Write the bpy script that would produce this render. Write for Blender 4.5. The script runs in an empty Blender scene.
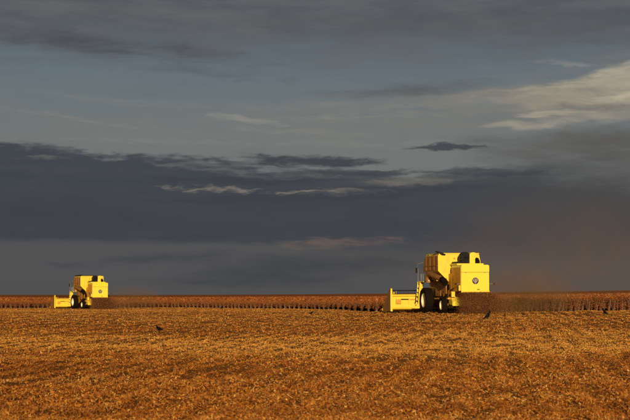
import bpy, bmesh, math, random
import numpy as np
from mathutils import Vector, Matrix

R = math.radians
SC = bpy.context.scene
COL = SC.collection
rng = np.random.default_rng(11)
random.seed(5)

# ------------------------------------------------------------------ camera
EYE = 1.41
cam_d = bpy.data.cameras.new("camera")
cam = bpy.data.objects.new("camera", cam_d)
COL.objects.link(cam)
cam.location = (0, 0, EYE)
cam.rotation_euler = (R(90 + 2.748), 0, 0)
cam_d.sensor_width = 36
cam_d.lens = 100
cam_d.clip_start = 0.5
cam_d.clip_end = 20000
cam_d.dof.use_dof = True
cam_d.dof.focus_distance = 118
cam_d.dof.aperture_fstop = 7.1
SC.camera = cam

# ------------------------------------------------------------------ exposure
SC.view_settings.view_transform = 'Standard'
SC.view_settings.look = 'None'
SC.view_settings.exposure = 0.0
SC.view_settings.gamma = 1.0
SC.view_settings.use_curve_mapping = False
SC.cycles.use_denoising = False
SC.cycles.use_adaptive_sampling = True
SC.cycles.adaptive_threshold = 0.02
SC.cycles.adaptive_min_samples = 16
SC.cycles.max_bounces = 6
SC.cycles.transparent_max_bounces = 8
SC.cycles.volume_step_rate = 2.0

SUN_SIDE = 3.0      # degrees to the right of straight behind the camera
SUN_EL = 11.0

# ------------------------------------------------------------------ shader arithmetic
class S:
    """a float socket with arithmetic, so shader formulas can be written out"""
    nt = None
    def __init__(self, s): self.s = s
    @staticmethod
    def m(op, *a, clamp=False):
        n = S.nt.nodes.new('ShaderNodeMath'); n.operation = op; n.use_clamp = clamp
        for i, v in enumerate(a):
            if isinstance(v, S): S.nt.links.new(v.s, n.inputs[i])
            else: n.inputs[i].default_value = float(v)
        return S(n.outputs[0])
    def __add__(a, b): return S.m('ADD', a, b)
    __radd__ = __add__
    def __sub__(a, b): return S.m('SUBTRACT', a, b)
    def __rsub__(a, b): return S.m('SUBTRACT', b, a)
    def __mul__(a, b): return S.m('MULTIPLY', a, b)
    __rmul__ = __mul__
    def __truediv__(a, b): return S.m('DIVIDE', a, b)
    def __neg__(a): return S.m('MULTIPLY', a, -1)

def smooth(x, e0, e1, lo=0.0, hi=1.0):
    n = S.nt.nodes.new('ShaderNodeMapRange'); n.interpolation_type = 'SMOOTHSTEP'
    S.nt.links.new(x.s, n.inputs['Value'])
    for k, v in (('From Min', e0), ('From Max', e1), ('To Min', lo), ('To Max', hi)):
        n.inputs[k].default_value = v
    return S(n.outputs[0])

def combine(x, y, z):
    n = S.nt.nodes.new('ShaderNodeCombineXYZ')
    for i, v in enumerate((x, y, z)):
        if isinstance(v, S): S.nt.links.new(v.s, n.inputs[i])
        else: n.inputs[i].default_value = v
    return n.outputs[0]

def noise(vec, scale=1.0, detail=4.0, rough=0.55, dist=0.0):
    n = S.nt.nodes.new('ShaderNodeTexNoise')
    S.nt.links.new(vec, n.inputs['Vector'])
    n.inputs['Scale'].default_value = scale
    n.inputs['Detail'].default_value = detail
    n.inputs['Roughness'].default_value = rough
    n.inputs['Distortion'].default_value = dist
    return S(n.outputs[0])

def lin(c):
    """display colour 0..255 to linear"""
    out = []
    for v in c:
        v /= 255.0
        out.append(v / 12.92 if v <= 0.04045 else ((v + 0.055) / 1.055) ** 2.4)
    return out

def colour_socket(c):
    n = S.nt.nodes.new('ShaderNodeRGB')
    n.outputs[0].default_value = (*c, 1)
    return n.outputs[0]

def mix(fac, a, b):
    n = S.nt.nodes.new('ShaderNodeMix'); n.data_type = 'RGBA'
    n.clamp_factor = True
    if isinstance(fac, S): S.nt.links.new(fac.s, n.inputs[0])
    else: n.inputs[0].default_value = fac
    for sock, v in ((n.inputs[6], a), (n.inputs[7], b)):
        if hasattr(v, 'is_output'): S.nt.links.new(v, sock)
        else: sock.default_value = (*v, 1)
    return n.outputs[2]

# ------------------------------------------------------------------ world: low sun behind, broken storm clouds
SKY_STRENGTH = 0.06
world = bpy.data.worlds.new("World")
SC.world = world
world.use_nodes = True
world.cycles.sampling_method = 'NONE'      # soft even sky: no importance map needed
def build_sky():
    nt = world.node_tree; S.nt = nt
    nt.nodes.clear()
    out = nt.nodes.new('ShaderNodeOutputWorld')
    bg = nt.nodes.new('ShaderNodeBackground')
    bg.inputs['Strength'].default_value = SKY_STRENGTH
    nt.links.new(bg.outputs[0], out.inputs[0])
    sky = nt.nodes.new('ShaderNodeTexSky')
    sky.sky_type = 'NISHITA'; sky.sun_disc = False
    sky.sun_elevation = R(SUN_EL); sky.sun_rotation = R(180 - SUN_SIDE)
    sky.air_density = 1.0; sky.dust_density = 1.6; sky.ozone_density = 2.0
    tc = nt.nodes.new('ShaderNodeTexCoord')
    sep = nt.nodes.new('ShaderNodeSeparateXYZ')
    nt.links.new(tc.outputs['Generated'], sep.inputs[0])
    x, y, z = (S(sep.outputs[i]) for i in range(3))
    # bearing and height above the horizon, in units of 1/1750 radian
    U0 = S.m('ARCTAN2', x, y) * 1750.0
    V0 = S.m('ARCSINE', z) * 1750.0
    K = 1.0 / SKY_STRENGTH
    def C(*rgb): return tuple(v * K for v in lin(rgb))
    def nz(su, sv, seed, detail=5.0, rough=0.55, dist=0.0, u=U0, v=V0):
        return noise(combine(u * (1 / su), v * (1 / sv), seed), 1.0, detail, rough, dist) - 0.5
    # turbulence that bends every layer
    turb = nz(95, 32, 3.1, 4.0, .6)
    U = U0 + turb * 40.0
    V = V0 + nz(58, 20, 5.6, 4.0, .6) * 15.0
    fine = nz(38, 8, 7.7, 6.0, 0.62, u=U)
    mid = nz(130, 24, 1.9, 5.0, 0.6)
    wide = turb * .5 + mid * .5
    # grain of the single clouds, from hair-thin to broad
    G = [nz(20, 3.0, 11.0, 5.0, .6, u=U, v=V), nz(34, 5.5, 17.0, 5.0, .62, u=U, v=V), nz(62, 10.5, 23.0, 5.0, .62, u=U, v=V), nz(105, 17, 29.0, 5.0, .6, u=U, v=V)]
    def blob(u0, v0, ru, rv, slope=0.0, amp=2.6, soft=1.0, gain=0.75):
        """one cloud: an elliptic envelope eaten into by fractal noise"""
        du = (U - u0) * (1 / ru)
        dv = (V - v0 - (U0 - u0) * slope) * (1 / rv)
        e = S.m('MAXIMUM', 1.0 - (du * du + dv * dv), -2.5)
        t = G[0 if rv < 4.2 else 1 if rv < 7.8 else 2 if rv < 15 else 3]
        return smooth(e * gain + t * amp, 0.0, soft)

    # clear air: the physical sky, dimmed by a thin grey veil, paler towards the horizon
    veil = mix(0.82, sky.outputs[0], C(97, 108, 115))
    c = mix(smooth(V0 + mid * 60.0 + fine * 20.0, 240, 135) * 0.75, veil, C(117, 119, 116))
    # thin pale sheets in the blue
    c = mix(blob(-270, 178, 170, 16, -0.12, soft=1.6) * 0.40, c, C(122, 121, 115))
    c = mix(blob(-120, 158, 240, 14, -0.03, soft=1.7) * 0.45, c, C(124, 124, 119))
    c = mix(blob(30, 166, 200, 20, -0.02, soft=1.5) * 0.7, c, C(126, 124, 117))
    c = mix(blob(70, 192, 200, 12, 0.04, soft=1.4) * 0.65, c, C(130, 126, 117))
    c = mix(blob(-68, 174, 52, 4.0, -0.12, amp=1.3, soft=1.3) * 0.7, c, C(156, 151, 140))
    c = mix(blob(-20, 188, 90, 5.0, 0.02, amp=2.0, soft=1.5) * 0.35, c, C(128, 128, 124))
    c = mix(blob(70, 203, 110, 9, 0.06, amp=2.2, soft=1.4) * 0.75, c, C(88, 91, 94))
    for (u0, v0, ru, rv, sl, k) in ((-240, 174, 100, 3.6, -0.12, .45), (-150, 152, 130, 4.0, -0.03, .4), (-30, 163, 90, 3.4, -0.06, .4),
                                    (60, 178, 130, 4.0, 0.02, .5), (120, 190, 110, 5.0, 0.10, .5), (-190, 192, 110, 5.0, -0.08, .3), (40, 150, 100, 4.5, 0.0, .4)):
        c = mix(blob(u0, v0, ru, rv, sl, amp=3.0, soft=1.5) * k, c, C(138, 135, 127))
    # big cream cloud lit by the sun, to the right
    c = mix(blob(170, 186, 150, 20, 0.13, soft=1.5) * 0.75, c, C(128, 122, 112))
    c = mix(blob(270, 196, 190, 40, 0.10, amp=1.8, soft=1.4) * 0.7, c, C(118, 114, 107))
    c = mix(blob(310, 208, 150, 36, 0.16, amp=2.0, soft=0.9) * 0.92, c, C(134, 128, 117))
    c = mix(blob(325, 212, 140, 22, 0.20, amp=2.4, soft=1.3) * 0.85, c, C(168, 159, 140))
    c = mix(blob(250, 195, 110, 9, 0.06, amp=2.6, soft=1.4) * 0.6, c, C(156, 148, 131))
    c = mix(blob(295, 176, 90, 10, 0.10, amp=3.0, soft=1.4) * 0.65, c, C(170, 160, 139))
    c = mix(blob(205, 168, 42, 6, -0.02, amp=1.8, soft=1.1) * 0.75, c, C(164, 154, 135))
    c = mix(blob(220, 196, 120, 22, 0.12, amp=2.2, soft=1.6) * 0.6, c, C(146, 139, 125))
    c = mix(blob(345, 200, 80, 24, 0.10, amp=2.2, soft=1.3) * 0.7, c, C(182, 171, 149))
    for (u0, v0, ru, rv, sl, k, col) in ((300, 219, 75, 9, 0.24, .75, (190, 180, 158)), (245, 204, 80, 7, 0.10, .6, (170, 161, 142)),
                                         (325, 197, 70, 7.5, 0.08, .7, (186, 175, 152)), (280, 186, 60, 6.5, 0.0, .55, (112, 106, 98)),
                                         (235, 178, 50, 6, 0.06, .6, (178, 167, 145)), (335, 178, 50, 9, 0.0, .6, (120, 113, 103))):
        c = mix(blob(u0, v0, ru, rv, sl, amp=3.2, soft=1.2) * k, c, C(*col))
    c = mix(blob(250, 228, 48, 3.0, -0.05, amp=1.6, soft=1.4) * 0.6, c, C(150, 149, 144))
    c = mix(blob(115, 203, 95, 8.5, 0.08, amp=2.2, soft=1.4) * 0.75, c, C(90, 91, 92))
    # brown-grey shadow side under the cream cloud
    c = mix(blob(330, 148, 190, 24, 0.04, amp=2.0, soft=1.5, gain=1.2) * 0.92, c, C(86, 83, 80))
    c = mix(blob(215, 152, 90, 11, 0.02, amp=2.4, soft=1.4) * 0.7, c, C(92, 92, 90))
    c = mix(blob(270, 122, 210, 30, 0.0, amp=1.6, soft=1.5) * 0.8, c, C(88, 87, 86))
    # high dark deck, runs on overhead
    deck = smooth(V + mid * 60.0 + wide * 70.0 + fine * 16.0, 205, 275)
    deckc = mix(smooth(mid + wide * 0.6 + fine * 0.5, -0.28, 0.28), C(79, 81, 85), C(98, 98, 100))
    c = mix(deck * 0.85, c, deckc)
    c = mix(blob(-215, 246, 210, 15, -0.10, soft=1.3) * 0.9, c, C(72, 75, 81))
    c = mix(blob(-120, 222, 130, 7, -0.09, soft=1.5) * 0.55, c, C(82, 86, 91))
    c = mix(blob(180, 268, 330, 18, 0.0, soft=1.6) * 0.7, c, C(80, 81, 84))
    c = mix(blob(250, 248, 150, 7, 0.02, soft=1.5) * 0.5, c, C(84, 86, 89))
    c = mix(blob(-230, 283, 150, 9, -0.05, soft=1.6) * 0.6, c, C(103, 102, 103))
    # slate bank low in the sky
    edge = 153.0 - (U0 + 315.0) * 0.085 + smooth(U0, 60, 300) * 42.0
    cut = edge - V + fine * 34.0 + mid * 30.0
    bank = smooth(cut / smooth(U0, 90, 300, 1.0, 5.0), -2.0, 10.0)
    bankc = mix(smooth(mid + fine * 0.6, -0.3, 0.3), C(60, 65, 73), C(70, 74, 80))
    bankc = mix(smooth(V0, 130, 60) * 0.6, bankc, C(61, 64, 70))
    bankc = mix(smooth(U + wide * 80.0, 60, 330) * 0.7, bankc, C(76, 72, 69))
    c = mix(bank * 0.97, c, bankc)
    # ragged pale rents in the bank
    for (u0, v0, ru, rv, sl, k, col) in (
            (-95, 104, 62, 4.0, -0.03, 0.85, (128, 120, 110)), (18, 101, 58, 4.1, 0.03, 0.95, (134, 125, 114)),
            (92, 114, 62, 8.5, 0.10, 0.75, (116, 111, 103)), (-110, 126, 75, 6.0, -0.10, 0.7, (108, 109, 107)),
            (0, 119, 130, 6.0, 0.02, 0.6, (108, 106, 103)), (-268, 134, 34, 2.6, 0.06, 0.6, (104, 103, 101)),
            (-40, 140, 80, 6.0, -0.04, 0.6, (112, 114, 112))):
        c = mix(blob(u0, v0, ru, rv, sl, amp=3.6, soft=1.2, gain=.7) * k, c, C(*col))
    # small dark clouds riding over it
    for (u0, v0, ru, rv, sl, k) in ((-5, 133, 90, 7.5, -0.02, 0.92), (45, 121, 80, 5, 0.0, 0.85), (135, 146, 50, 3.6, -0.02, 0.85),
                                    (-60, 113, 110, 5, 0.0, 0.85), (170, 121, 80, 5.5, -0.02, 0.7), (-20, 96, 170, 5, 0.02, 0.8),
                                    (90, 104, 110, 5, 0.03, 0.7)):
        c = mix(blob(u0, v0, ru, rv, sl, amp=1.9, soft=0.7) * k, c, C(62, 66, 72))
    # band under the bank down to the horizon
    under = smooth((53.0 - V0 + G[3] * 12.0 + fine * 6.0 - (U0 + 100.0) * 0.012) / smooth(U0, -40, 200, 1.0, 4.0), -3.0, 7.0)
    underc = mix(smooth(U + wide * 100.0, -60, 320), C(84, 84, 85), C(86, 81, 77))
    underc = mix(smooth(V0, 22, 0) * 0.5, underc, C(80, 78, 77))
    c = mix(under * 0.9, c, underc)
    c = mix(blob(25, 51, 85, 7.5, 0.03, amp=3.0, soft=1.3) * 0.85, c, C(108, 92, 86))
    c = mix(blob(-20, 24, 160, 22, 0.05, amp=1.8, soft=1.0) * 0.8, c, C(63, 65, 69))
    c = mix(blob(-170, 34, 110, 10, 0.06, amp=2.2, soft=1.2) * 0.7, c, C(64, 66, 69))
    # below the horizon: the field's own dull brown
    c = mix(smooth(V0, 0, -25), c, C(80, 55, 30))
    nt.links.new(c, bg.inputs['Color'])
build_sky()

sun_d = bpy.data.lights.new("sun", 'SUN')
sun_d.energy = 4.6
sun_d.angle = R(0.6)
sun_d.color = (1.0, 0.74, 0.44)
sun = bpy.data.objects.new("sun", sun_d)
COL.objects.link(sun)
to_sun = Vector((math.sin(R(SUN_SIDE)) * math.cos(R(SUN_EL)), -math.cos(R(SUN_SIDE)) * math.cos(R(SUN_EL)), math.sin(R(SUN_EL))))
sun.rotation_euler = to_sun.to_track_quat('Z', 'Y').to_euler()
sun.location = to_sun * 300

# ------------------------------------------------------------------ terrain
ROW_S = .55                     # metres between drill rows
ROW_T = math.tan(R(2.0))        # the crop rows run almost straight away
OLD_T = math.tan(R(6.0))        # the cut drill rows
def sstep(x, a, b):
    t = np.clip((x - a) / (b - a), 0, 1)
    return t * t * (3 - 2 * t)

def terrain(x, y):
    x = np.asarray(x, float); y = np.asarray(y, float)
    yy = np.maximum(y, 15.0)
    t = np.abs(x) / yy
    q = np.where(t < .3, t * t, .6 * t - .09)
    z = .0076 * x + .0247 * q * yy
    z = z + .11 * sstep(y, 25, 105) - .31 * sstep(y, 112, 205)
    z = z + .02 * np.sin(x * .31 + y * .05) * np.sin(y * .17 + 1.3) * sstep(300 - y, 0, 150)
    return z

LAT = rng.random((257, 257))
def vnoise(x, y):
    """smooth lattice noise, -1..1"""
    x = np.asarray(x, float) + 1000.3; y = np.asarray(y, float) + 1000.7
    i = np.floor(x).astype(int); j = np.floor(y).astype(int)
    fx = x - i; fy = y - j
    fx = fx * fx * (3 - 2 * fx); fy = fy * fy * (3 - 2 * fy)
    g = lambda a, b: LAT[a % 256, b % 256]
    v = (g(i, j) * (1 - fx) + g(i + 1, j) * fx) * (1 - fy) + (g(i, j + 1) * (1 - fx) + g(i + 1, j + 1) * fx) * fy
    return v * 2 - 1

def relief(x, y):
    """mounds of litter and shallow drill furrows"""
    k = sstep(230 - np.asarray(y, float), 0, 120) * sstep(y, 5, 14)
    w = (x - y * OLD_T) / ROW_S
    m = vnoise(x * 2.6, y * 1.1) * .036 + vnoise(x * .9, y * .35) * .040 + vnoise(x * 5.5, y * 3.1) * .018
    return k * (m + .032 * np.cos(2 * np.pi * w) * (.5 + .5 * (vnoise(x * .25, y * .12) > -.1)))

def tz(x, y): return float(terrain(x, y))

# front edge of the standing crop, left to right (metres; camera at 0,0)
EDGE = np.array([(-80, 214), (-40, 213), (-29, 214), (-25.5, 222), (-18, 221), (-11.5, 210), (-1, 184), (2.4, 148), (4.2, 123), (5.2, 119.5), (10.5, 119.5),
                 (12.2, 114), (21.8, 114), (40, 116)], float)
def edge_y(x): return np.interp(x, EDGE[:, 0], EDGE[:, 1])

# ------------------------------------------------------------------ materials
def new_mat(name):
    m = bpy.data.materials.new(name); m.use_nodes = True
    nt = m.node_tree; S.nt = nt
    b = nt.nodes['Principled BSDF']
    return m, nt, b

def coords(nt, kind='Object'):
    t = nt.nodes.new('ShaderNodeTexCoord')
    return t.outputs[kind]

def mapped(nt, vec, scale=(1, 1, 1), rot=(0, 0, 0)):
    n = nt.nodes.new('ShaderNodeMapping')
    nt.links.new(vec, n.inputs['Vector'])
    n.inputs['Scale'].default_value = scale
    n.inputs['Rotation'].default_value = rot
    return n.outputs[0]

def painted(name, base, dust=(.33, .2, .08), rough=.42, amount=.55, metallic=0.0, grime=.5, spec=.5):
    """paint or metal with a coat of field dust and darker grime"""
    m, nt, b = new_mat(name)
    v = coords(nt)
    n1 = noise(v, 1.7, 6, .6); n2 = noise(mapped(nt, v, (1, 1, .25)), 9.0, 5, .6)
    geo = nt.nodes.new('ShaderNodeNewGeometry')
    sp = nt.nodes.new('ShaderNodeSeparateXYZ'); nt.links.new(geo.outputs['Normal'], sp.inputs[0])
    up = smooth(S(sp.outputs[2]), .3, .9)
    d = smooth(n1 * .6 + n2 * .4, .42, .68) * amount + up * .35
    c = mix(d, base, dust)
    c = mix(smooth(n2, .56, .74) * grime * .5, c, tuple(x * .35 for x in dust))
    nt.links.new(c, b.inputs['Base Color'])
    r = d * .4 + rough
    nt.links.new(r.s, b.inputs['Roughness'])
    b.inputs['Metallic'].default_value = metallic
    b.inputs['Specular IOR Level'].default_value = spec
    return m

M = {}
M['yellow'] = painted('yellow_paint', (.82, .64, .035), rough=.38, amount=.35, dust=(.5, .31, .1))
M['yellow_clean'] = painted('yellow_paint_hood', (.84, .70, .05), rough=.34, amount=.12, dust=(.62, .42, .12), grime=.12)
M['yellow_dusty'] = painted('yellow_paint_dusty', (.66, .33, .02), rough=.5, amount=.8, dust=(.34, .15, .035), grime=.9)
M['orange_tone'] = painted('yellow_paint_orange_tone', (.80, .40, .02), rough=.5, amount=.5, dust=(.42, .17, .03), grime=.7)  # base itself more orange than the main yellow, for the hood's left panel
M['brown_tone'] = painted('yellow_paint_brown_tone', (.40, .18, .025), rough=.6, amount=.8, dust=(.20, .082, .022), grime=.9)  # base itself darker and browner than the main yellow, for side parts
M['cream'] = painted('cream_rim_paint', (.86, .78, .50), rough=.45, amount=.3)
M['black'] = painted('black_metal', (.010, .009, .009), rough=.5, amount=.12, dust=(.03, .016, .009), spec=.15)
M['tyre'] = painted('tyre_rubber', (.009, .007, .006), rough=.85, amount=.4, dust=(.020, .009, .005), spec=.08)
M['steel'] = painted('worn_steel', (.32, .29, .26), rough=.45, amount=.5, metallic=.6)
M['white'] = painted('off_white_decal', (.60, .53, .44), rough=.5, amount=.2)
M['lamp_red'] = painted('red_lamp_lens', (.05, .012, .01), rough=.2, amount=.2)
M['ochre'] = painted('ochre_decal', (.55, .30, .02), rough=.4, amount=.2)

def glass_mat():
    m, nt, b = new_mat('cab_glass')
    b.inputs['Base Color'].default_value = (.05, .06, .06, 1)
    b.inputs['Roughness'].default_value = .08
    b.inputs['Transmission Weight'].default_value = .55
    b.inputs['IOR'].default_value = 1.45
    return m
M['glass'] = glass_mat()

def ground_mat():
    m, nt, b = new_mat('stubble_ground')
    v = coords(nt)
    big = noise(mapped(nt, v, (.05, .02, 1)), 1.0, 4, .55, .4)
    midn = noise(mapped(nt, v, (.6, .25, 1)), 1.0, 5, .6)
    fine = noise(mapped(nt, v, (1, .7, 1)), 16.0, 6, .7)
    flake = noise(mapped(nt, v, (1, .5, 1)), 45.0, 4, .7)
    c = mix(smooth(fine * .5 + flake * .5, .36, .66), (.070, .020, .004), (.34, .12, .016))
    c = mix(smooth(big, .35, .65) * .6, c, (.38, .17, .035))
    c = mix(smooth(midn, .5, .72) * .5, c, (.15, .06, .015))
    nt.links.new(c, b.inputs['Base Color'])
    b.inputs['Roughness'].default_value = .95
    b.inputs['Specular IOR Level'].default_value = .1
    bp = nt.nodes.new('ShaderNodeBump')
    bp.inputs['Strength'].default_value = 1.0
    bp.inputs['Distance'].default_value = .05
    h = fine * .7 + flake * .3 + midn * 1.0
    nt.links.new(h.s, bp.inputs['Height'])
    nt.links.new(bp.outputs[0], b.inputs['Normal'])
    return m
M['ground'] = ground_mat()

def litter_mat(name, ramp, patch=True, rough=.8, trans=.0):
    """straw / leaf flakes: every loose piece takes its own tone"""
    m, nt, b = new_mat(name)
    geo = nt.nodes.new('ShaderNodeNewGeometry')
    r = nt.nodes.new('ShaderNodeValToRGB')
    r.color_ramp.interpolation = 'LINEAR'
    el = r.color_ramp.elements
    while len(el) < len(ramp): el.new(.5)
    for e, (p, c) in zip(el, ramp):
        e.position = p; e.color = (*c, 1)
    nt.links.new(geo.outputs['Random Per Island'], r.inputs[0])
    c = r.outputs[0]
    if patch:
        v = coords(nt)
        sp = nt.nodes.new('ShaderNodeSeparateXYZ'); nt.links.new(v, sp.inputs[0])
        big = noise(mapped(nt, v, (.045, .05, 1), (0, 0, R(12))), 1.0, 5, .6, .5)
        mid = noise(mapped(nt, v, (.5, .22, 1)), 1.0, 4, .6)
        thin = noise(mapped(nt, v, (.05, .22, 1), (0, 0, R(9))), 1.0, 4, .6, .5)
        # swaths of thinner and thicker chaff left by earlier passes across the field
        far_y = S(sp.outputs[1]) + S(sp.outputs[0]) * .35 + (big - .5) * 34.0
        pale = smooth(far_y, 37, 43) * smooth(far_y, 64, 50)
        pale = pale + smooth(far_y, 74, 92) * .55
        c = mix(pale * .50, c, (.68, .36, .075))
        c = mix(smooth(far_y, 43, 33) * .35, c, (.26, .085, .010))
        c = mix(smooth(thin, .50, .40) * .40, c, (.20, .066, .010))
        c = mix(smooth(thin, .54, .64) * .30, c, (.56, .30, .07))
        c = mix(smooth(mid, .52, .70) * .45, c, (.15, .05, .009))
    nt.links.new(c, b.inputs['Base Color'])
    b.inputs['Roughness'].default_value = rough
    b.inputs['Specular IOR Level'].default_value = .25
    return m
M['straw'] = litter_mat('straw_litter', [(0, (.04, .011, .003)), (.3, (.22, .062, .007)), (.66, (.49, .175, .018)), (.88, (.64, .295, .045)), (1, (.85, .58, .20))])
M['stem'] = litter_mat('dry_stems', [(0, (.08, .036, .022)), (.5, (.17, .082, .048)), (1, (.26, .145, .085))], False)
M['canopy'] = litter_mat('dry_canopy', [(0, (.10, .028, .007)), (.5, (.24, .075, .015)), (.85, (.33, .115, .024)), (1, (.42, .18, .05))], False)
M['chaff'] = litter_mat('flying_chaff', [(0, (.07, .026, .011)), (.6, (.20, .080, .029)), (1, (.32, .145, .055))], False)

def plain(name, c, rough=.9):
    m, nt, b = new_mat(name)
    n = noise(coords(nt), 8.0, 4, .6)
    nt.links.new(mix(smooth(n, .35, .65), tuple(x * .6 for x in c), c), b.inputs['Base Color'])
    b.inputs['Roughness'].default_value = rough
    b.inputs['Specular IOR Level'].default_value = .12
    return m
M['feather'] = plain('black_feather', (.009, .007, .007), .6)
M['horn'] = plain('dark_horn', (.03, .026, .024), .5)

# ------------------------------------------------------------------ mesh helpers
class MB:
    def __init__(self): self.v = []; self.f = []
    def add(self, vs, fs):
        o = len(self.v); self.v += [tuple(p) for p in vs]; self.f += [tuple(i + o for i in f) for f in fs]; return self
    def box(self, c, s, rot=None):
        hx, hy, hz = s[0] / 2, s[1] / 2, s[2] / 2
        pts = [Vector((sx * hx, sy * hy, sz * hz)) for sz in (-1, 1) for sy in (-1, 1) for sx in (-1, 1)]
        if rot is not None: pts = [rot @ p for p in pts]
        pts = [p + Vector(c) for p in pts]
        return self.add(pts, [(0, 2, 3, 1), (4, 5, 7, 6), (0, 1, 5, 4), (2, 6, 7, 3), (0, 4, 6, 2), (1, 3, 7, 5)])
    def prism(self, prof, a0, a1, axis='y'):
        n = len(prof)
        def P(p, a):
            return {'y': (p[0], a, p[1]), 'x': (a, p[0], p[1]), 'z': (p[0], p[1], a)}[axis]
        vs = [P(p, a0) for p in prof] + [P(p, a1) for p in prof]
        fs = [tuple(range(n))[::-1], tuple(range(n, 2 * n))] + [(i, (i + 1) % n, n + (i + 1) % n, n + i) for i in range(n)]
        return self.add(vs, fs)
    def tube(self, pts, r, seg=10, caps=True):
        pts = [Vector(p) for p in pts]
        rs = r if isinstance(r, (list, tuple)) else [r] * len(pts)
        o = len(self.v); vs = []; fs = []
        up = None
        for i, p in enumerate(pts):
            d = (pts[min(i + 1, len(pts) - 1)] - pts[max(i - 1, 0)]).normalized()
            if up is None: up = Vector((0, 0, 1)) if abs(d.z) < .9 else Vector((1, 0, 0))
            a = d.cross(up).normalized(); b = a.cross(d).normalized(); up = b
            for k in range(seg):
                t = 2 * math.pi * k / seg
                vs.append(p + a * math.cos(t) * rs[i] + b * math.sin(t) * rs[i])
        for i in range(len(pts) - 1):
            for k in range(seg):
                k2 = (k + 1) % seg
                fs.append((i * seg + k, i * seg + k2, (i + 1) * seg + k2, (i + 1) * seg + k))
        if caps:
            fs.append(tuple(range(seg))[::-1]); fs.append(tuple((len(pts) - 1) * seg + k for k in range(seg)))
        return self.add(vs, fs)
    def lathe(self, prof, c, seg=28, axis='x', closed=True):
        """prof: (radius, axial) pairs round the axis through c"""
        vs = []; fs = []; n = len(prof)
        for k in range(seg):
            t = 2 * math.pi * k / seg
            for r, a in prof:
                if axis == 'x': vs.append((c[0] + a, c[1] + r * math.cos(t), c[2] + r * math.sin(t)))
                elif axis == 'y': vs.append((c[0] + r * math.cos(t), c[1] + a, c[2] + r * math.sin(t)))
                else: vs.append((c[0] + r * math.cos(t), c[1] + r * math.sin(t), c[2] + a))
        m = n if closed else n - 1
        for k in range(seg):
            k2 = (k + 1) % seg
            for i in range(m):
                j = (i + 1) % n
                fs.append((k * n + i, k * n + j, k2 * n + j, k2 * n + i))
        return self.add(vs, fs)
    def build(self, name, mat, parent=None, bevel=0, smooth_=False, link=True):
        me = bpy.data.meshes.new(name); me.from_pydata(self.v, [], self.f); me.update()
        bm = bmesh.new(); bm.from_mesh(me); bmesh.ops.recalc_face_normals(bm, faces=bm.faces)
        if bevel:
            ed = [e for e in bm.edges if len(e.link_faces) == 2 and e.calc_face_angle(0) > .5]
            bmesh.ops.bevel(bm, geom=ed, offset=bevel, segments=2, profile=.6, affect='EDGES', clamp_overlap=True)
        bm.to_mesh(me); bm.free()
        if smooth_: me.polygons.foreach_set('use_smooth', [True] * len(me.polygons))
        me.materials.append(M[mat] if isinstance(mat, str) else mat)
        o = bpy.data.objects.new(name, me)
        if link: COL.objects.link(o)
        if parent is not None: o.parent = parent
        return o

def tag(o, label=None, cat=None, group=None, kind=None):
    for k, v in (('label', label), ('category', cat), ('group', group), ('kind', kind)):
        if v: o[k] = v
    return o

def empty(name, loc, rz=0):
    o = bpy.data.objects.new(name, None); COL.objects.link(o)
    o.location = loc; o.rotation_euler = (0, 0, rz); o.empty_display_size = .3
    return o

def copy_tree(o, parent=None):
    c = o.copy(); COL.objects.link(c); c.parent = parent
    for ch in list(o.children): copy_tree(ch, c)
    return c

def quads_object(name, verts, mat):
    """verts: (n,4,3) array of loose quads"""
    n = len(verts)
    me = bpy.data.meshes.new(name)
    me.vertices.add(n * 4); me.loops.add(n * 4); me.polygons.add(n)
    me.vertices.foreach_set('co', verts.reshape(-1).astype(np.float32))
    me.loops.foreach_set('vertex_index', np.arange(n * 4, dtype=np.int32))
    me.polygons.foreach_set('loop_start', np.arange(0, n * 4, 4, dtype=np.int32))
    me.update(calc_edges=True); me.validate()
    me.materials.append(M[mat])
    o = bpy.data.objects.new(name, me); COL.objects.link(o)
    return o

def flakes(c, length, width, tilt, az, roll=None):
    """loose quads centred at c; tilt = angle of the long axis above the ground"""
    n = len(c)
    d = np.stack([np.cos(tilt) * np.cos(az), np.cos(tilt) * np.sin(az), np.sin(tilt)], 1)
    if roll is None: roll = rng.uniform(0, np.pi, n)
    h = np.stack([-np.sin(az), np.cos(az), np.zeros(n)], 1)
    k = np.cross(d, h)
    w = h * np.cos(roll)[:, None] + k * np.sin(roll)[:, None]
    a = d * (length / 2)[:, None]; b = w * (width / 2)[:, None]
    return np.stack([c - a - b, c + a - b * .7, c + a + b * .7, c - a + b], 1)

# ------------------------------------------------------------------ ground
def build_ground():
    xs = np.concatenate([-np.geomspace(4000, 46, 40), np.arange(-45, -12, .5), np.arange(-12, 12, .16), np.arange(12, 45.01, .5), np.geomspace(46, 4000, 40)])
    ys = np.concatenate([-np.geomspace(300, 5, 12), np.arange(0, 14, 2.), np.arange(14, 50, .16), np.arange(50, 110, .5), np.arange(110, 230, 1.2), np.geomspace(231, 9000, 60)])
    X, Y = np.meshgrid(xs, ys)
    Z = terrain(X, Y)
    Z = Z + relief(X, Y)
    co = np.stack([X, Y, Z], -1).reshape(-1, 3)
    nx, ny = len(xs), len(ys)
    i = np.arange((ny - 1) * nx).reshape(ny - 1, nx)[:, :-1].reshape(-1)
    f = np.stack([i, i + 1, i + nx + 1, i + nx], 1)
    me = bpy.data.meshes.new('ground')
    me.from_pydata(co.tolist(), [], f.tolist())
    me.polygons.foreach_set('use_smooth', [True] * len(me.polygons))
    me.materials.append(M['ground'])
    o = bpy.data.objects.new('ground', me); COL.objects.link(o)
    tag(o, kind='structure')
build_ground()

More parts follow.
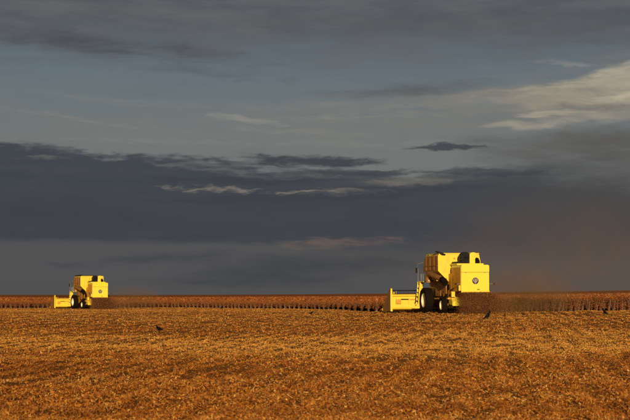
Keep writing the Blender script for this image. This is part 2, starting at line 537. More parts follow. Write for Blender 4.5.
# ------------------------------------------------------------------ stubble and straw
def view_points(n, y0, y1, power=0.0):
    """points over the seen wedge of the field, density falling off as y**-(1+power)"""
    u = rng.random(n)
    y = y0 + (y1 - y0) * u if power == 0 else (y0 ** -power + u * (y1 ** -power - y0 ** -power)) ** (-1 / power)
    x = rng.uniform(-1, 1, n) * (y * .203 + 1.8)
    return x, y

def build_stubble():
    # loose straw and leaf litter
    x, y = view_points(900000, 16.0, 222, .35)
    keep = y < edge_y(x) + .5
    clump = vnoise(x * 3.1, y * 1.4) * .5 + vnoise(x * 1.1, y * .4) * .5
    # bare dashes between the drill rows: thinner litter stands in for furrow shade
    w = (x - y * OLD_T) / ROW_S; row = np.floor(w)
    bare = (np.abs(w - row - .5) < .30) & (vnoise(row * 3.3, y * .75) + .5 * vnoise(x * .3, y * .1) + .25 * vnoise(x * 6, y * 3) > .50)
    keep &= rng.random(len(x)) < np.where(bare, np.where(y > 48, .40, .20), .76 + .45 * clump)
    x, y = x[keep], y[keep]; n = len(x)
    far = 1 + y / 150
    chunky = rng.random(n) < .68
    L = np.where(chunky, rng.uniform(.010, .038, n), .018 + .062 * rng.random(n) ** 2.2) * far
    W = np.where(chunky, rng.uniform(.008, .022, n), rng.uniform(.003, .009, n)) * far
    tilt = np.abs(rng.normal(.15, .45, n)).clip(0, 1.4)
    z = terrain(x, y) + relief(x, y) + .5 * L * np.sin(tilt) + rng.random(n) ** 2 * .03
    q1 = flakes(np.stack([x, y, z], 1), L, W, tilt, rng.uniform(0, 2 * np.pi, n))
    # cut stems standing in the drill rows
    x, y = view_points(90000, 16.5, 170, .3)
    k = np.round((x - y * OLD_T) / ROW_S)
    x = (k + rng.normal(0, .09, len(x))) * ROW_S + y * OLD_T
    keep = (y < edge_y(x) - 1) & (rng.random(len(x)) < .45 + 1.2 * vnoise(k * 1.7, y * .22))
    x, y = x[keep], y[keep]; n = len(x)
    L = rng.uniform(.02, .075, n); W = rng.uniform(.004, .010, n) * (1 + y / 90)
    tilt = rng.uniform(.5, 1.57, n)
    z = terrain(x, y) + relief(x, y) + .42 * L * np.sin(tilt)
    q2 = flakes(np.stack([x, y, z], 1), L, W, tilt, rng.uniform(0, 2 * np.pi, n))
    o = quads_object('stubble', np.concatenate([q1, q2]), 'straw')
    tag(o, 'golden brown stubble and straw litter covering the harvested field', 'stubble', kind='stuff')
build_stubble()

# ------------------------------------------------------------------ standing crop
def row_mesh(seed, length=4.0, tall=1.0):
    r = np.random.default_rng(seed)
    n = int(length * 9)
    py = np.sort(r.uniform(0, length, n)); px = r.normal(0, .038, n); h = r.uniform(.56, .74, n) * tall
    stems = []; leaves = []
    for i in range(n):
        for s in range(8 if py[i] < 1.2 else 4):
            ang = r.uniform(0, 2 * np.pi); lean = r.uniform(.02, .24); hh = h[i] * r.uniform(.75, 1.0)
            bx, by = px[i] + r.normal(0, .012), py[i]
            tx, ty = bx + math.cos(ang) * lean * hh, by + math.sin(ang) * lean * hh
            w = r.uniform(.010, .020); a2 = r.uniform(0, np.pi)
            wx, wy = math.cos(a2) * w, math.sin(a2) * w
            stems.append([(bx - wx, by - wy, -.03), (bx + wx, by + wy, -.03), (tx + wx * .6, ty + wy * .6, hh), (tx - wx * .6, ty - wy * .6, hh)])
        m = 26 if tall == 1 else 36
        zz = h[i] * (1.04 - (.68 if tall == 1 else .90) * r.random(m) ** (1.7 if tall == 1 else 1.25))
        spread = .05 + .14 * (zz / h[i])
        cx = px[i] + r.normal(0, 1, m) * spread; cy = py[i] + r.normal(0, 1, m) * spread
        leaves.append(np.stack([cx, cy, zz], 1))
    stems = np.array(stems)
    lc = np.concatenate(leaves); m = len(lc)
    lq = flakes(lc, r.uniform(.05, .10, m), r.uniform(.02, .045, m), r.uniform(-1.2, 1.4, m), r.uniform(0, 2 * np.pi, m))
    me = bpy.data.meshes.new('crop_row')
    allq = np.concatenate([stems, lq]); N = len(allq)
    me.vertices.add(N * 4); me.loops.add(N * 4); me.polygons.add(N)
    me.vertices.foreach_set('co', allq.reshape(-1).astype(np.float32))
    me.loops.foreach_set('vertex_index', np.arange(N * 4, dtype=np.int32))
    me.polygons.foreach_set('loop_start', np.arange(0, N * 4, 4, dtype=np.int32))
    me.polygons.foreach_set('material_index', np.array([0] * len(stems) + [1] * len(lq), dtype=np.int32))
    me.update(calc_edges=True); me.validate()
    me.materials.append(M['stem']); me.materials.append(M['canopy'])
    return me

def build_crop():
    rows = [row_mesh(40 + i) for i in range(8)]
    tall_rows = [row_mesh(60 + i, 4.0, 1.22) for i in range(6)]
    starts = []
    for k in list(range(-140, 80)) + [j + .5 for j in range(10, 80)]:
        # walk along the row until it meets the edge
        ylo, yhi = 100., 260.
        for _ in range(40):
            ym = (ylo + yhi) / 2
            if ym < edge_y(k * ROW_S + ym * ROW_T): ylo = ym
            else: yhi = ym
        y = yhi; x = k * ROW_S + y * ROW_T
        if k != int(k): y += random.uniform(-.4, .6)
        if abs(x / y) > .2 or (k != int(k) and x < 11): continue
        starts.append((k, x, y))
    for (k, x, y) in starts:
        t = x / y
        o = bpy.data.objects.new('crop_row', tall_rows[int(k * 2) % 6] if x > 11 else rows[int(k) % 8]); COL.objects.link(o)
        jitter = random.uniform(-.25, .35)
        o.location = (x, y + jitter, tz(x, y))
        slope = (tz(x, y + 4) - tz(x, y)) / 4
        o.rotation_euler = (math.atan(slope), 0, -R(2.0))
        o.scale = (1, 1, random.uniform(.95, 1.06))
        if x < -26.0:
            tag(o, 'row of dry brown crop plants at far left beside the small harvester', 'crop row', 'crop rows left of the far harvester')
        elif x < 10:
            tag(o, 'row end of dry standing crop between the two yellow harvesters', 'crop row', 'crop row ends between the harvesters')
        else:
            tag(o, 'row of dry standing crop stems to the right of the near harvester', 'crop row', 'crop rows right of the near harvester')
    # the mass of the crop behind the row ends, out to the horizon
    parts = []
    def scatter(n, d0, d1, ls, hs):
        u = rng.random(n); d = d0 + (d1 - d0) * u
        x = rng.uniform(-1, 1, n) * 52
        y = edge_y(x) + d
        x = x * (1 + d / 160)
        k = np.round((x - y * ROW_T) / ROW_S)
        x = (k + rng.normal(0, .27, n)) * ROW_S + y * ROW_T
        keep = (np.abs(x / y) < .215) & (y > edge_y(x) + d0 * .6)
        x, y = x[keep], y[keep]; n = len(x)
        z = terrain(x, y) + rng.uniform(.42, hs, n) * np.where((x > 11) & (y < 150), 1.2, 1.0)
        L = rng.uniform(.6, 1.3, n) * ls; W = L * rng.uniform(.3, .6, n)
        parts.append(flakes(np.stack([x, y, z], 1), L, W, rng.uniform(-.9, 1.3, n), rng.uniform(0, 2 * np.pi, n)))
    scatter(70000, 2.5, 25, .09, .74)
    scatter(70000, 20, 90, .17, .74)
    scatter(130000, 80, 400, .40, .78)
    o = quads_object('crop_field', np.concatenate(parts), 'canopy')
    tag(o, 'reddish brown canopy of the uncut crop stretching to the horizon', 'crop', kind='stuff')
    # dark litter floor and closed canopy underneath
    xs = np.concatenate([[-3500, -1500, -700, -300, -150, -80], np.arange(-60, 60, 1.0), [80, 150, 300, 700, 1500, 3500]])
    ds = np.concatenate([[3.2, 6, 12, 25, 50, 90, 150, 250, 400, 700, 1200, 2500, 5000, 8500]])
    co = []; f = []
    for d in ds:
        for x in xs:
            y = float(edge_y(x)) + d
            co.append((x, y, tz(x, y) + .45 + .14 * min(1, max(0, d - 25) / 150)))
    nx = len(xs)
    for j in range(len(ds) - 1):
        for i in range(nx - 1):
            f.append((j * nx + i, j * nx + i + 1, (j + 1) * nx + i + 1, (j + 1) * nx + i))
    me = bpy.data.meshes.new('crop_understorey'); me.from_pydata(co, [], f)
    me.materials.append(M['under'])
    o = bpy.data.objects.new('crop_understorey', me); COL.objects.link(o)
    tag(o, 'dense red brown lower foliage of the uncut crop', 'crop', kind='stuff')

def under_mat():
    m, nt, b = new_mat('crop_understorey')
    v = coords(nt)
    n = noise(mapped(nt, v, (2.0, .6, 1)), 1.0, 5, .65)
    nt.links.new(mix(smooth(n, .35, .65), (.18, .052, .012), (.42, .14, .03)), b.inputs['Base Color'])
    b.inputs['Roughness'].default_value = .95
    b.inputs['Specular IOR Level'].default_value = .05
    bp = nt.nodes.new('ShaderNodeBump'); bp.inputs['Strength'].default_value = 1; bp.inputs['Distance'].default_value = .25
    nt.links.new(n.s, bp.inputs['Height']); nt.links.new(bp.outputs[0], b.inputs['Normal'])
    return m
M['under'] = under_mat()
build_crop()

# ------------------------------------------------------------------ combine harvester
# local axes: +Y forward, -X the machine's left, origin on the ground under the tail
def wheel(root, name, x, y, rad, width, rim_r, lugs, out):
    """out = -1 when the outer face looks to -X"""
    e = MB()
    w = width / 2
    prof = [(rim_r, -w * .86), (rim_r + (rad - rim_r) * .35, -w), (rad * .93, -w * .98), (rad * .965, -w * .8), (rad * .97, 0),
            (rad * .965, w * .8), (rad * .93, w * .98), (rim_r + (rad - rim_r) * .35, w), (rim_r, w * .86)]
    e.lathe(prof, (0, 0, 0), 40)
    for k in range(lugs):
        for s in (-1, 1):
            a = 2 * math.pi * (k + (.5 if s > 0 else 0)) / lugs
            rot = Matrix.Rotation(a, 4, 'X') @ Matrix.Rotation(s * .55, 4, 'Z')
            c = Matrix.Rotation(a, 4, 'X') @ Vector((s * w * .5, 0, rad * .965))
            e.box(c, (w * 1.0, .05, rad * .075), rot.to_3x3())
    t = e.build(name, 'tyre', root)
    t.location = (x, y, rad)
    if out > 0: t.rotation_euler = (0, 0, math.pi)
    r = MB()
    r.lathe([(rim_r * 1.03, -w * .9), (rim_r * .98, -w * .9), (rim_r * .88, -w * .45), (rim_r * .86, w * .05), (rim_r * .45, w * .12),
             (rim_r * .40, -w * .1), (.02, -w * .1), (.02, w * .2), (rim_r * .9, w * .3), (rim_r * 1.0, w * .8), (rim_r * 1.03, w * .8)], (0, 0, 0), 32)
    r.build('rim', 'cream', t, smooth_=False)
    b = MB()
    for k in range(8):
        a = 2 * math.pi * k / 8
        b.lathe([(.022, 0), (.022, -.03), (.001, -.03), (.001, 0)], (w * .02, math.cos(a) * rim_r * .62, math.sin(a) * rim_r * .62), 6)
    b.build('wheel_bolts', 'steel', t)
    return t

def harvester(name):
    root = empty(name, (0, 0, 0))
    Y = 'yellow'
    # ---- straw hood at the tail
    def rrect(x0, x1, z0, z1, r, seg=5):
        pts = [(x0, z0), (x1, z0)]
        for k in range(seg + 1):
            a = math.pi / 2 * k / seg
            pts.append((x1 - r + r * math.cos(a), z1 - r + r * math.sin(a)))
        for k in range(seg + 1):
            a = math.pi / 2 + math.pi / 2 * k / seg
            pts.append((x0 + r + r * math.cos(a), z1 - r + r * math.sin(a)))
        return pts
    MB().box((-.90, 1.0, 2.10), (.035, 1.86, 1.42)).build('hood_side', 'orange_tone', root, .01)
    hood = MB().prism([(-.88, 1.36), (.88, 1.36), (.88, 2.50), (-.88, 2.50)], .02, 1.98).build('rear_hood', 'yellow_clean', root, .02)
    MB().prism(rrect(-.885, .885, 2.515, 2.96, .10), 0.0, 1.99).build('hood_cover', 'yellow_clean', hood, .012)
    MB().box((0, .016, 1.33), (1.80, .06, .09)).build('hood_lip', Y, hood, .01)
    MB().box((.18, -.012, 1.47), (.16, .03, .035)).build('hood_handle', 'black', hood, .006)
    for sx in (-.6, .6):
        MB().box((sx, -.005, 2.506), (.10, .04, .05)).build('hood_hinge', 'steel', hood)
    # round emblem
    em = MB()
    em.lathe([(.205, 0), (.205, -.018), (.001, -.018), (.001, 0)], (0, .018, 1.99), 28, 'y')
    emo = em.build('emblem', 'black', hood)
    lf = MB()
    def curve_strip(x0, bow, w):
        n = 9; vs = []; fs = []
        for i in range(n):
            t = i / (n - 1); z = 1.87 + .27 * t
            xx = x0 + bow * math.sin(t * math.pi * .9)
            ww = w * (.35 + math.sin(t * math.pi))
            vs += [(xx - ww, -.006, z), (xx + ww, -.006, z)]
        for i in range(n - 1): fs.append((2 * i, 2 * i + 1, 2 * i + 3, 2 * i + 2))
        lf.add(vs, fs)
    curve_strip(0, 0, .02); curve_strip(-.03, -.075, .018); curve_strip(.03, .075, .018)
    lf.box((0, -.006, 1.84), (.02, .006, .09))
    lf.build('emblem_leaf', 'white', hood)
    rg = MB(); rg.lathe([(.205, 0), (.205, -.012), (.188, -.012), (.188, 0)], (0, -.001, 1.99), 28, 'y'); rg.build('emblem_ring', 'steel', hood)
    # tail lamp arms
    for s in (-1, 1):
        a = MB().tube([(s * .86, .12, 1.80), (s * 1.16, .12, 1.80)], .024, 8).build('lamp_arm', 'steel', root)
        MB().box((s * 1.22, .11, 1.80), (.14, .06, .12)).build('tail_lamp', 'lamp_red', a, .01)
    # ---- thresher body
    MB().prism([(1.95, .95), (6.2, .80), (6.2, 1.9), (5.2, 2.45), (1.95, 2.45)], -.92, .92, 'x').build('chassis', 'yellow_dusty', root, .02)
    for s in (-1, 1):
        for (y0, y1, z0, z1) in ((1.75, 2.85, 1.18, 2.0), (2.9, 4.05, 1.05, 2.0), (4.1, 5.3, 1.52, 2.02)):
            p = MB().prism([(y0 + .03, z0 + .03), (y1 - .03, z0 + .03), (y1 - .03, z1), (y0 + .03, z1)], s * 1.26, s * 1.31, 'x').build('side_panel', 'brown_tone', root, .012)
            MB().box((s * 1.325, (y0 + y1) / 2, z0 + .16), (.03, .14, .035)).build('panel_latch', 'black', p)
        # drive belts and pulleys behind the panels
        for (y, z, r) in ((2.3, 1.05, .24), (3.3, .95, .20), (4.2, 1.35, .26), (1.9, 1.62, .18)):
            MB().lathe([(r, -.03), (r, .03), (r * .8, .02), (.03, .02), (.03, -.02), (r * .8, -.02)], (s * 1.12, y, z), 20).build('pulley', 'black', root)
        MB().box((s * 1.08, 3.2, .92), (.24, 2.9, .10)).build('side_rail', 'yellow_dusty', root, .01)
        MB().box((s * 1.10, 4.9, 2.05), (.36, 1.2, .05)).build('fender', Y, root, .01)
    # ---- grain tank
    prof = [(-1.58, 2.62), (-1.58, 3.58), (-1.50, 3.68), (1.04, 3.68), (1.10, 3.58), (1.10, 2.62), (.75, 1.85), (-.80, 1.85)]
    tank = MB()
    vs = [(x, 2.5, z) for x, z in prof] + [(x * .995, 5.6, z) for x, z in prof]
    n = len(prof)
    vs[n + 1] = (-1.57, 5.6, 3.25); vs[n + 2] = (-1.46, 5.1, 3.62); vs[n + 3] = (1.0, 5.1, 3.62); vs[n + 4] = (1.09, 5.6, 3.25)
    tank.add(vs, [tuple(range(n))[::-1], tuple(range(n, 2 * n))] + [(i, (i + 1) % n, n + (i + 1) % n, n + i) for i in range(n)])
    tk = tank.build('grain_tank', Y, root, .015)
    rim = MB()
    rim.box((-.23, 2.49, 3.70), (2.58, .07, .06)); rim.box((-.23, 5.08, 3.645), (2.50, .07, .07))
    rim.box((-1.49, 3.78, 3.68), (.07, 2.5, .07)); rim.box((1.03, 3.78, 3.68), (.07, 2.5, .07))
    rim.build('tank_rim', Y, tk, .008)
    MB().prism([(2.54, 2.66), (5.56, 2.66), (5.56, 3.24), (5.1, 3.56), (2.54, 3.56)], -1.60, -1.575, 'x').build('tank_side', 'brown_tone', tk, .006)
    for zz in (2.95,):
        MB().box((-1.606, 4.05, zz), (.03, 2.9, .05)).build('tank_rib', 'brown_tone', tk)
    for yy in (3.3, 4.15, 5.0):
        MB().box((-1.606, yy, 3.1), (.03, .05, .85)).build('tank_rib', 'brown_tone', tk)
    MB().box((-1.0, 2.488, 2.76), (.5, .02, .42)).build('inspection_plate', Y, tk, .006)
    MB().box((-.53, 2.488, 3.40), (.13, .02, .10)).build('decal', 'ochre', tk)
    dm = MB(); dm.box((-.30, 2.486, 3.42), (.03, .02, .13), Matrix.Rotation(.5, 3, 'Y')); dm.box((-.22, 2.486, 3.42), (.03, .02, .13), Matrix.Rotation(-.5, 3, 'Y'))
    dm.box((-.14, 2.486, 3.46), (.06, .02, .025)); dm.build('decal', 'black', tk)
    # ---- engine deck and rotary screen
    MB().box((.02, 1.75, 3.015), (1.72, 1.45, .10)).build('engine_deck', Y, root, .015)
    MB().box((-.62, 1.7, 3.12), (.38, .9, .11)).build('toolbox', 'black', root, .01)
    MB().box((-.28, 2.1, 3.16), (.24, .4, .2)).build('battery_box', 'black', root, .01)
    sc = MB(); sc.lathe([(.36, .0), (.36, -.34), (.33, -.36), (.001, -.36), (.001, 0)], (-.07, 2.05, 3.42), 26, 'y')
    sco = sc.build('rotary_screen', 'black', root)
    for k in range(4):
        a = math.pi / 4 * k
        MB().box((-.07, 1.68, 3.42), (.68, .012, .022), Matrix.Rotation(a, 3, 'Y')).build('screen_spoke', 'tyre', sco)
    MB().box((-.02, 2.0, 3.13), (.6, .6, .15)).build('screen_base', 'black', root, .01)
    # air housing: an arched yellow duct with a dark mouth
    arch = [(.16, 3.06), (.16, 3.62), (.22, 3.72), (.36, 3.76), (.52, 3.74), (.68, 3.62), (.80, 3.44), (.85, 3.22), (.85, 3.06)]
    ah = MB().prism(arch, 1.55, 2.25).build('air_housing', Y, root, .02)
    MB().prism([(.50, 3.07), (.50, 3.36), (.58, 3.44), (.70, 3.40), (.79, 3.22), (.79, 3.07)], 1.50, 1.56).build('air_inlet', 'tyre', ah)
    MB().prism([(.06, 3.35), (.06, 3.60), (.16, 3.60), (.16, 3.35)], 1.6, 1.8).build('inlet_latch', 'black', ah)
    ex = MB().tube([(.98, 2.3, 2.6), (.98, 2.3, 3.2), (.98, 2.15, 3.35)], .06, 10).build('exhaust_pipe', 'steel', root, smooth_=True)
    # ---- unloading auger folded back along the left side
    au = MB().tube([(-1.50, 4.75, 1.95), (-1.54, 4.72, 2.28), (-1.58, 4.50, 2.46), (-1.58, 4.1, 2.46), (-1.52, 1.75, 2.06)], [.20, .20, .20, .18, .17], 18, False)
    auo = au.build('unloading_auger', 'brown_tone', root, smooth_=True)
    MB().tube([(-1.52, 1.95, 2.095), (-1.50, 1.55, 2.0), (-1.49, 1.38, 1.86)], [.185, .195, .20], 16, True).build('auger_spout', 'tyre', auo, smooth_=False)
    MB().lathe([(.24, -.03), (.24, .03), (.17, .03), (.17, -.03)], (-1.50, 4.74, 2.05), 18, 'z').build('auger_flange', 'steel', auo)
    MB().tube([(-1.30, 2.6, 2.0), (-1.50, 2.6, 2.05)], .035, 8).build('auger_cradle', 'black', root)
    # ---- cab
    fr = MB()
    for x in (-.88, .88):
        fr.tube([(x, 5.2, 2.0), (x, 5.2, 3.55)], .045, 8); fr.tube([(x, 6.45, 2.0), (x * .97, 6.60, 3.0), (x * .95, 6.45, 3.55)], .045, 8)
        fr.tube([(x, 5.2, 2.5), (x, 6.5, 2.5)], .02, 8)
    fr.box((0, 5.85, 1.98), (1.86, 1.4, .10)); fr.box((0, 5.18, 2.4), (1.76, .05, .8))
    cb = fr.build('cab_frame', Y, root); cb.location.y = .5
    MB().prism([(5.05, 3.55), (6.75, 3.55), (6.75, 3.62), (6.5, 3.74), (5.2, 3.74), (5.05, 3.66)], -.98, .98, 'x').build('cab_roof', Y, cb, .03)
    for x in (-.885, .885):
        MB().prism([(5.25, 2.05), (6.42, 2.05), (6.56, 3.0), (6.42, 3.52), (5.25, 3.52)], x - .008, x + .008, 'x').build('side_window', 'glass', cb)
    MB().add([(-.84, 6.47, 2.05), (.84, 6.47, 2.05), (.84, 6.62, 3.0), (-.84, 6.62, 3.0), (-.82, 6.47, 3.52), (.82, 6.47, 3.52)], [(0, 1, 2, 3), (3, 2, 5, 4)]).build('windscreen', 'glass', cb)
    st = MB(); st.box((0, 5.6, 2.45), (.5, .5, .14)); st.box((0, 5.36, 2.8), (.5, .12, .6)); st.box((0, 5.6, 2.2), (.25, .25, .4))
    st.build('seat', 'black', cb, .03)
    sw = MB(); sw.tube([(0, 6.3, 2.05), (0, 6.15, 2.7)], .03, 8); sw.lathe([(.19, 0), (.2, .015), (.21, 0), (.2, -.015)], (0, 6.14, 2.72), 20, 'z')
    sw.build('steering_wheel', 'black', cb)
    # platform, rail, ladder and mirror on the left
    pf = MB().box((-1.25, 6.30, 1.99), (.72, 1.3, .06)).build('platform', Y, root, .01)
    rl = MB()
    rl.tube([(-1.58, 5.75, 2.02), (-1.58, 5.75, 2.5), (-1.58, 6.2, 2.5), (-1.58, 6.2, 2.02)], .014, 8)
    rl.tube([(-1.58, 6.9, 2.02), (-1.58, 6.9, 2.85), (-1.2, 6.9, 2.88), (-1.2, 6.9, 2.02)], .014, 8)
    rl.build('hand_rail', 'steel', pf)
    ld = empty('ladder', (0, 0, 0)); ld.parent = root
    for yy in (6.40, 6.88):
        MB().prism([(-1.34, 2.02), (-1.62, 2.02), (-1.74, .62), (-1.98, .34), (-1.98, .28), (-1.66, .28), (-1.52, .62)], yy, yy + .035).build('ladder_rail', Y, ld, .006)
    for k in range(6):
        t = (k + .5) / 6
        MB().box((-1.50 - .24 * t, 6.66, 2.0 - 1.62 * t), (.18, .44, .03)).build('step', 'steel', ld)
    for k in range(6):
        t = (k + .7) / 6.6
        MB().lathe([(.03, 0), (.03, -.01), (.001, -.01), (.001, 0)], (-1.50 - .24 * t, 6.398, 2.0 - 1.62 * t), 10, 'y').build('rail_bolt', 'white', ld)
    for s in (-1, 1):
        mi = MB().tube([(s * .9, 7.05, 3.3), (s * 1.50, 7.2, 3.12), (s * 1.58, 7.2, 2.7)], .012, 8).build('mirror_arm', 'steel', root)
        MB().box((s * 1.60, 7.19, 2.72), (.13, .04, .34)).build('mirror', 'black', mi, .012)
    # ---- running gear
    for s in (-1, 1):
        wheel(root, 'front_wheel', s * 1.43, 5.55, .80, .50, .43, 20, s)
        wheel(root, 'rear_wheel', s * 1.33, 2.35, .51, .32, .275, 16, s)
    MB().tube([(-1.3, 5.55, .80), (1.3, 5.55, .80)], .14, 12).build('front_axle', 'yellow_dusty', root)
    ra = MB(); ra.tube([(-1.2, 2.35, .51), (-.3, 2.35, .68), (.3, 2.35, .68), (1.2, 2.35, .51)], .075, 10); ra.box((0, 2.35, .82), (.3, .25, .3))
    ra.build('rear_axle', 'yellow_dusty', root)
    # sieve shoe and chaff outlet under the tail
    sv = MB().prism([(1.30, .52), (1.30, .74), (1.62, 1.02), (2.05, 1.02), (2.05, .56)], -1.06, .95, 'x').build('sieve_shoe', Y, root, .015)
    MB().box((-.05, 1.28, .50), (2.02, .10, .06)).build('shoe_lip', Y, sv, .01)
    MB().box((-.30, 1.50, .36), (1.1, .5, .24)).build('drawbar', 'tyre', root, .02)
    MB().box((-.98, 1.42, 1.18), (.22, .18, .34)).build('gear_case', Y, root, .02)
    MB().tube([(-.95, .18, 1.40), (-.95, .18, 1.72)], .075, 12).build('work_lamp', Y, root)
    # ---- feeder house and header
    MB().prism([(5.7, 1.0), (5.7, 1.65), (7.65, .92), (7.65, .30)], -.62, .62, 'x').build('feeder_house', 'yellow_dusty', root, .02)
    hd = MB()
    hd.prism([(7.12, .22), (7.12, 1.02), (7.16, 1.06), (7.24, 1.06), (7.24, .30), (8.35, .14), (8.35, .10), (7.4, .16)], -3.17, 3.17, 'x')
    hdr = hd.build('header_trough', Y, root, .01); hdr.location.y = .5
    bar = MB()
    bar.tube([(-3.15, 7.10, 1.12), (3.15, 7.10, 1.12)], .07, 12)
    bar.tube([(-3.15, 7.08, .30), (3.15, 7.08, .30)], .06, 12)
    bar.build('header_tube', Y, hdr)
    for x in (-2.85, -2.0, -1.1, 1.1, 2.0, 2.85):
        MB().box((x, 7.09, .68), (.05, .06, .74)).build('header_brace', Y, hdr)
    for x in (-2.1, 2.1):
        MB().box((x, 7.105, .86), (.85, .03, .07)).build('header_slot', 'black', hdr)
    MB().box((-1.62, 7.06, .86), (.7, .03, .08)).build('drive_cover', 'yellow_dusty', hdr)
    MB().box((-2.72, 7.05, .72), (.34, .10, .30)).build('gear_box', 'yellow_dusty', hdr, .02)
    ca = MB(); ca.tube([(-2.95, 7.62, .52), (2.95, 7.62, .52)], .14, 14)
    for s in (-1, 1):
        vs = []; fs = []; nn = 120
        for i in range(nn):
            a = i / 12 * 2 * math.pi * s; x = s * (.35 + 2.55 * i / nn)
            for r in (.13, .30): vs.append((x, 7.62 + r * math.cos(a), .52 + r * math.sin(a)))
        for i in range(nn - 1): fs.append((2 * i, 2 * i + 1, 2 * i + 3, 2 * i + 2))
        ca.add(vs, fs)
    ca.build('cross_auger', 'steel', hdr)
    MB().box((0, 8.37, .11), (6.0, .10, .035)).build('cutter_bar', 'steel', hdr)
    for s in (-1, 1):
        x = s * 3.22
        ep = MB().prism([(7.02, .12), (7.02, 1.0), (6.95, 1.32), (7.02, 1.56), (7.18, 1.62), (7.34, 1.50), (7.7, 1.16), (8.3, .78), (9.15, .22), (9.25, .08), (8.4, .06)], x - .045, x + .045, 'x')
        epo = ep.build('end_panel', 'brown_tone', hdr, .012)
        MB().tube([(x, 8.9, .2), (x + s * .02, 9.5, .16), (x + s * .04, 9.75, .12)], [.10, .05, .015], 10).build('crop_divider', 'yellow_dusty', hdr)
        MB().prism([(x - .07, .10), (x + .07, .10), (x + .07, 1.0), (x + .05, 1.56), (x - .05, 1.56), (x - .07, 1.0)], 6.90, 6.955).build('end_flange', Y, hdr, .01)
        arm = MB().prism([(7.10, 1.22), (7.10, 1.34), (8.3, 1.06), (8.3, .95)], s * 3.0 - .03, s * 3.0 + .03, 'x').build('reel_arm', Y, hdr)
    # reel
    rl = MB(); cy, cz = 8.0, .93
    rl.tube([(-2.86, cy, cz), (2.86, cy, cz)], .06, 10)
    reel = rl.build('reel', 'yellow_dusty', root); reel.location.y = .5
    for k in range(6):
        a = 2 * math.pi * k / 6 + math.pi / 2
        by, bz = cy + .50 * math.cos(a), cz + .50 * math.sin(a)
        b = MB().tube([(-2.86, by, bz), (2.86, by, bz)], .03, 8).build('reel_bat', 'black', reel)
        t = MB()
        for i in range(40):
            x = -2.8 + 5.6 * i / 39
            t.add([(x - .010, by, bz), (x + .010, by, bz), (x + .006, by - .05, bz - .26), (x - .006, by - .05, bz - .26)], [(0, 1, 2, 3)])
            t.add([(x - .008, by, bz), (x + .008, by, bz), (x, by, bz + .09)], [(0, 1, 2)])
        t.build('reel_tines', 'black', reel)
        for x in (-2.6, 0, 2.6):
            MB().tube([(x, cy, cz), (x, by, bz)], .018, 6).build('reel_spoke', 'yellow_dusty', reel)
    return root

near = harvester('combine_harvester')
far = copy_tree(near)
# what tells them apart: a raised black flap on the near one, a dark cover roll on the far one
MB().prism([(-1.72, 3.84), (-1.60, 3.86), (-1.12, 3.66), (-1.14, 3.58), (-1.36, 3.60)], 2.40, 2.78).build('tank_flap', 'black', near, .008)
fc = MB().tube([(-1.44, 2.5, 3.78), (-1.44, 5.1, 3.74)], .09, 12); fc.box((-.6, 3.75, 3.765), (1.75, 2.45, .05))
fc.build('tank_cover', 'black', far)
NEAR_P = (9.72, 106.0); FAR_P = (-23.9, 195.0)
near.location = (NEAR_P[0], NEAR_P[1], tz(*NEAR_P)); near.rotation_euler = (0, R(-.3), R(13.0))
far.location = (FAR_P[0], FAR_P[1], tz(*FAR_P)); far.rotation_euler = (0, 0, R(23.0))
tag(near, 'large yellow combine harvester seen from behind, round emblem on its hood, nearer of the two', 'harvester', 'yellow combine harvesters')
tag(far, 'small distant yellow combine harvester with dark tank cover at the left of the field', 'harvester', 'yellow combine harvesters')

# ------------------------------------------------------------------ chaff thrown out behind the harvesters
def chaff(host, n, name, label, big=1.0):
    """a curtain of chopped straw dropping from under the hood, thinning out to the right"""
    y = -.1 + rng.normal(0, .55, n)
    z = rng.random(n) ** .9
    x = rng.uniform(-.98, .98, n) * (1.0 + .10 * (1 - z)) + rng.normal(0, .06, n) + .08
    zz = .02 + z * 1.30
    m = n // 5
    x2 = rng.gamma(1.3, .45, m) + .85; y2 = rng.normal(-.3, .7, m); z2 = rng.random(m) * np.clip(1.45 - .25 * x2, .2, 2)
    x = np.concatenate([x, x2]); y = np.concatenate([y, y2]); zz = np.concatenate([zz, z2]); k = len(x)
    q = flakes(np.stack([x, y, zz], 1), rng.uniform(.012, .05, k) * big, rng.uniform(.004, .014, k) * big, rng.uniform(-1.4, 1.4, k), rng.uniform(0, 2 * np.pi, k))
    o = quads_object(name, q, 'chaff')
    o.location = host.location; o.rotation_euler = host.rotation_euler
    tag(o, label, 'chaff', kind='stuff')
chaff(near, 48000, 'chaff_shower', 'brown shower of chaff and straw falling below the near hood')
chaff(far, 34000, 'chaff_shower', 'brown shower of chaff falling behind the far harvester', 1.7)

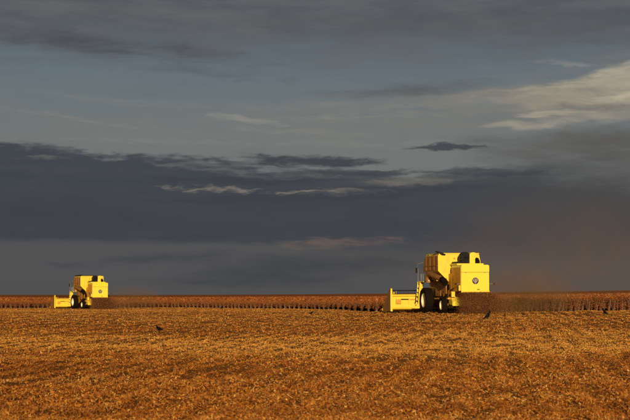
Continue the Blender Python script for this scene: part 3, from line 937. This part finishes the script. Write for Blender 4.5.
# ------------------------------------------------------------------ dust hanging in the air
def dust(name, centre, size, density, colour, label, scale, tilt=0.0):
    m = bpy.data.materials.new(name); m.use_nodes = True
    nt = m.node_tree; S.nt = nt; nt.nodes.clear()
    out = nt.nodes.new('ShaderNodeOutputMaterial')
    pv = nt.nodes.new('ShaderNodeVolumePrincipled')
    pv.inputs['Color'].default_value = (*colour, 1)
    pv.inputs['Anisotropy'].default_value = 0.1
    t = nt.nodes.new('ShaderNodeTexCoord'); sp = nt.nodes.new('ShaderNodeSeparateXYZ')
    nt.links.new(t.outputs['Object'], sp.inputs[0])
    x, y, z = (S(sp.outputs[i]) for i in range(3))       # unit ball
    r2 = x * x + y * y + z * z
    n = noise(mapped(nt, t.outputs['Object'], (size[0] / scale, size[1] / scale, size[2] / scale)), 1.0, 4, .6, .5)
    d = smooth(r2, 1.0, 0.0) * smooth(n, .30, .70) * density
    nt.links.new(d.s, pv.inputs['Density'])
    nt.links.new(pv.outputs[0], out.inputs['Volume'])
    bm = bmesh.new(); bmesh.ops.create_icosphere(bm, subdivisions=3, radius=1.0)
    me = bpy.data.meshes.new(name); bm.to_mesh(me); bm.free()
    me.materials.append(m)
    o = bpy.data.objects.new(name, me); COL.objects.link(o)
    o.location = centre; o.scale = size; o.rotation_euler = (0, tilt, 0)
    tag(o, label, 'dust', kind='stuff')
    return o
dust('dust_cloud', (13.2, 110.5, .9), (4.2, 3.0, 2.6), .35, (.62, .36, .15), 'brown dust drifting from the right of the near harvester', 1.3)
dust('dust_haze', (18.0, 124, 3.0), (13, 8, 6.5), .045, (.62, .38, .20), 'thin brown dust haze hanging over the crop at right', 3.5)
dust('dust_trail', (-22.3, 212, .8), (4.5, 3.0, 2.2), .22, (.62, .36, .15), 'thin brown dust behind the far harvester', 1.6)

# ------------------------------------------------------------------ birds
def bird(loc, rz, size, pitch, label):
    root = empty('bird', loc, rz)
    tag(root, label, 'bird', 'black birds feeding on the stubble')
    # body lofted along a spine: tail tip, rump, belly, breast, neck, head, brow
    sp = [(-.235, .185, .010, .030), (-.16, .20, .014, .036), (-.10, .205, .038, .045), (-.03, .205, .068, .064), (.04, .215, .076, .070),
          (.10, .245, .062, .058), (.14, .285, .040, .040), (.165, .315, .038, .036), (.195, .318, .030, .028), (.215, .312, .012, .012)]
    m = MB(); seg = 14; vs = []; fs = []
    cp, sn = math.cos(pitch), math.sin(pitch)
    def turn(x, z): return (x * cp - (z - .16) * sn, .16 + x * sn + (z - .16) * cp)
    for (x, z, rz_, ry) in sp:
        for k in range(seg):
            a = 2 * math.pi * k / seg
            xx, zz = turn(x, z + rz_ * math.sin(a))
            vs.append((xx * size, ry * math.cos(a) * size, zz * size))
    for i in range(len(sp) - 1):
        for k in range(seg):
            k2 = (k + 1) % seg
            fs.append((i * seg + k, i * seg + k2, (i + 1) * seg + k2, (i + 1) * seg + k))
    fs += [tuple(range(seg)), tuple((len(sp) - 1) * seg + k for k in range(seg))]
    m.add(vs, fs).build('body', 'feather', root, smooth_=True)
    hx, hz = turn(.21, .312)
    tx, tz_ = turn(.285, .300)
    MB().tube([(hx * size, 0, hz * size), (tx * size, 0, tz_ * size)], [.014 * size, .003 * size], 8).build('bill', 'horn', root)
    for s in (-1, 1):
        w = []
        for (x, z) in ((.10, .25), (.02, .262), (-.10, .235), (-.21, .185), (-.12, .185), (0, .175), (.09, .20)):
            xx, zz = turn(x, z); w.append((xx * size, zz * size))
        y0 = s * .062 * size
        MB().prism(w, y0, y0 + s * .014 * size).build('wing', 'feather', root, .004)
        lg = MB(); lg.tube([(-.005 * size, s * .028 * size, .15 * size), (-.02 * size, s * .03 * size, .085 * size), (.0, s * .03 * size, 0.006)], [.014 * size, .007 * size, .006 * size], 7)
        for a in (-.5, 0, .5, math.pi):
            lg.tube([(0, s * .03 * size, .006), (.045 * size * math.cos(a), (s * .03 + .045 * math.sin(a)) * size, .004)], .004 * size, 5)
        lg.build('leg', 'horn', root)
    return root
BIRDS = [(-5.52, 62.0, 2.6, .80, .15, 'black bird on open stubble at left, lowest bird in the picture'),
         (-9.0, 170.0, .5, 1.15, .4, 'small black bird at the foot of the crop rows, left of centre'),
         (-.22, 104.0, .4, .8, .2, 'tiny dark bird on the stubble near the middle of the field'),
         (8.0, 81.0, .35, 1.1, .50, 'black bird upright on the stubble just behind the near harvester'),
         (14.95, 90.5, 2.4, .95, .45, 'black bird standing before the crop at the right edge of the field')]
for (x, y, a, s, p, lab) in BIRDS:
    bird((x, y, tz(x, y) + .01), a, s, p, lab)
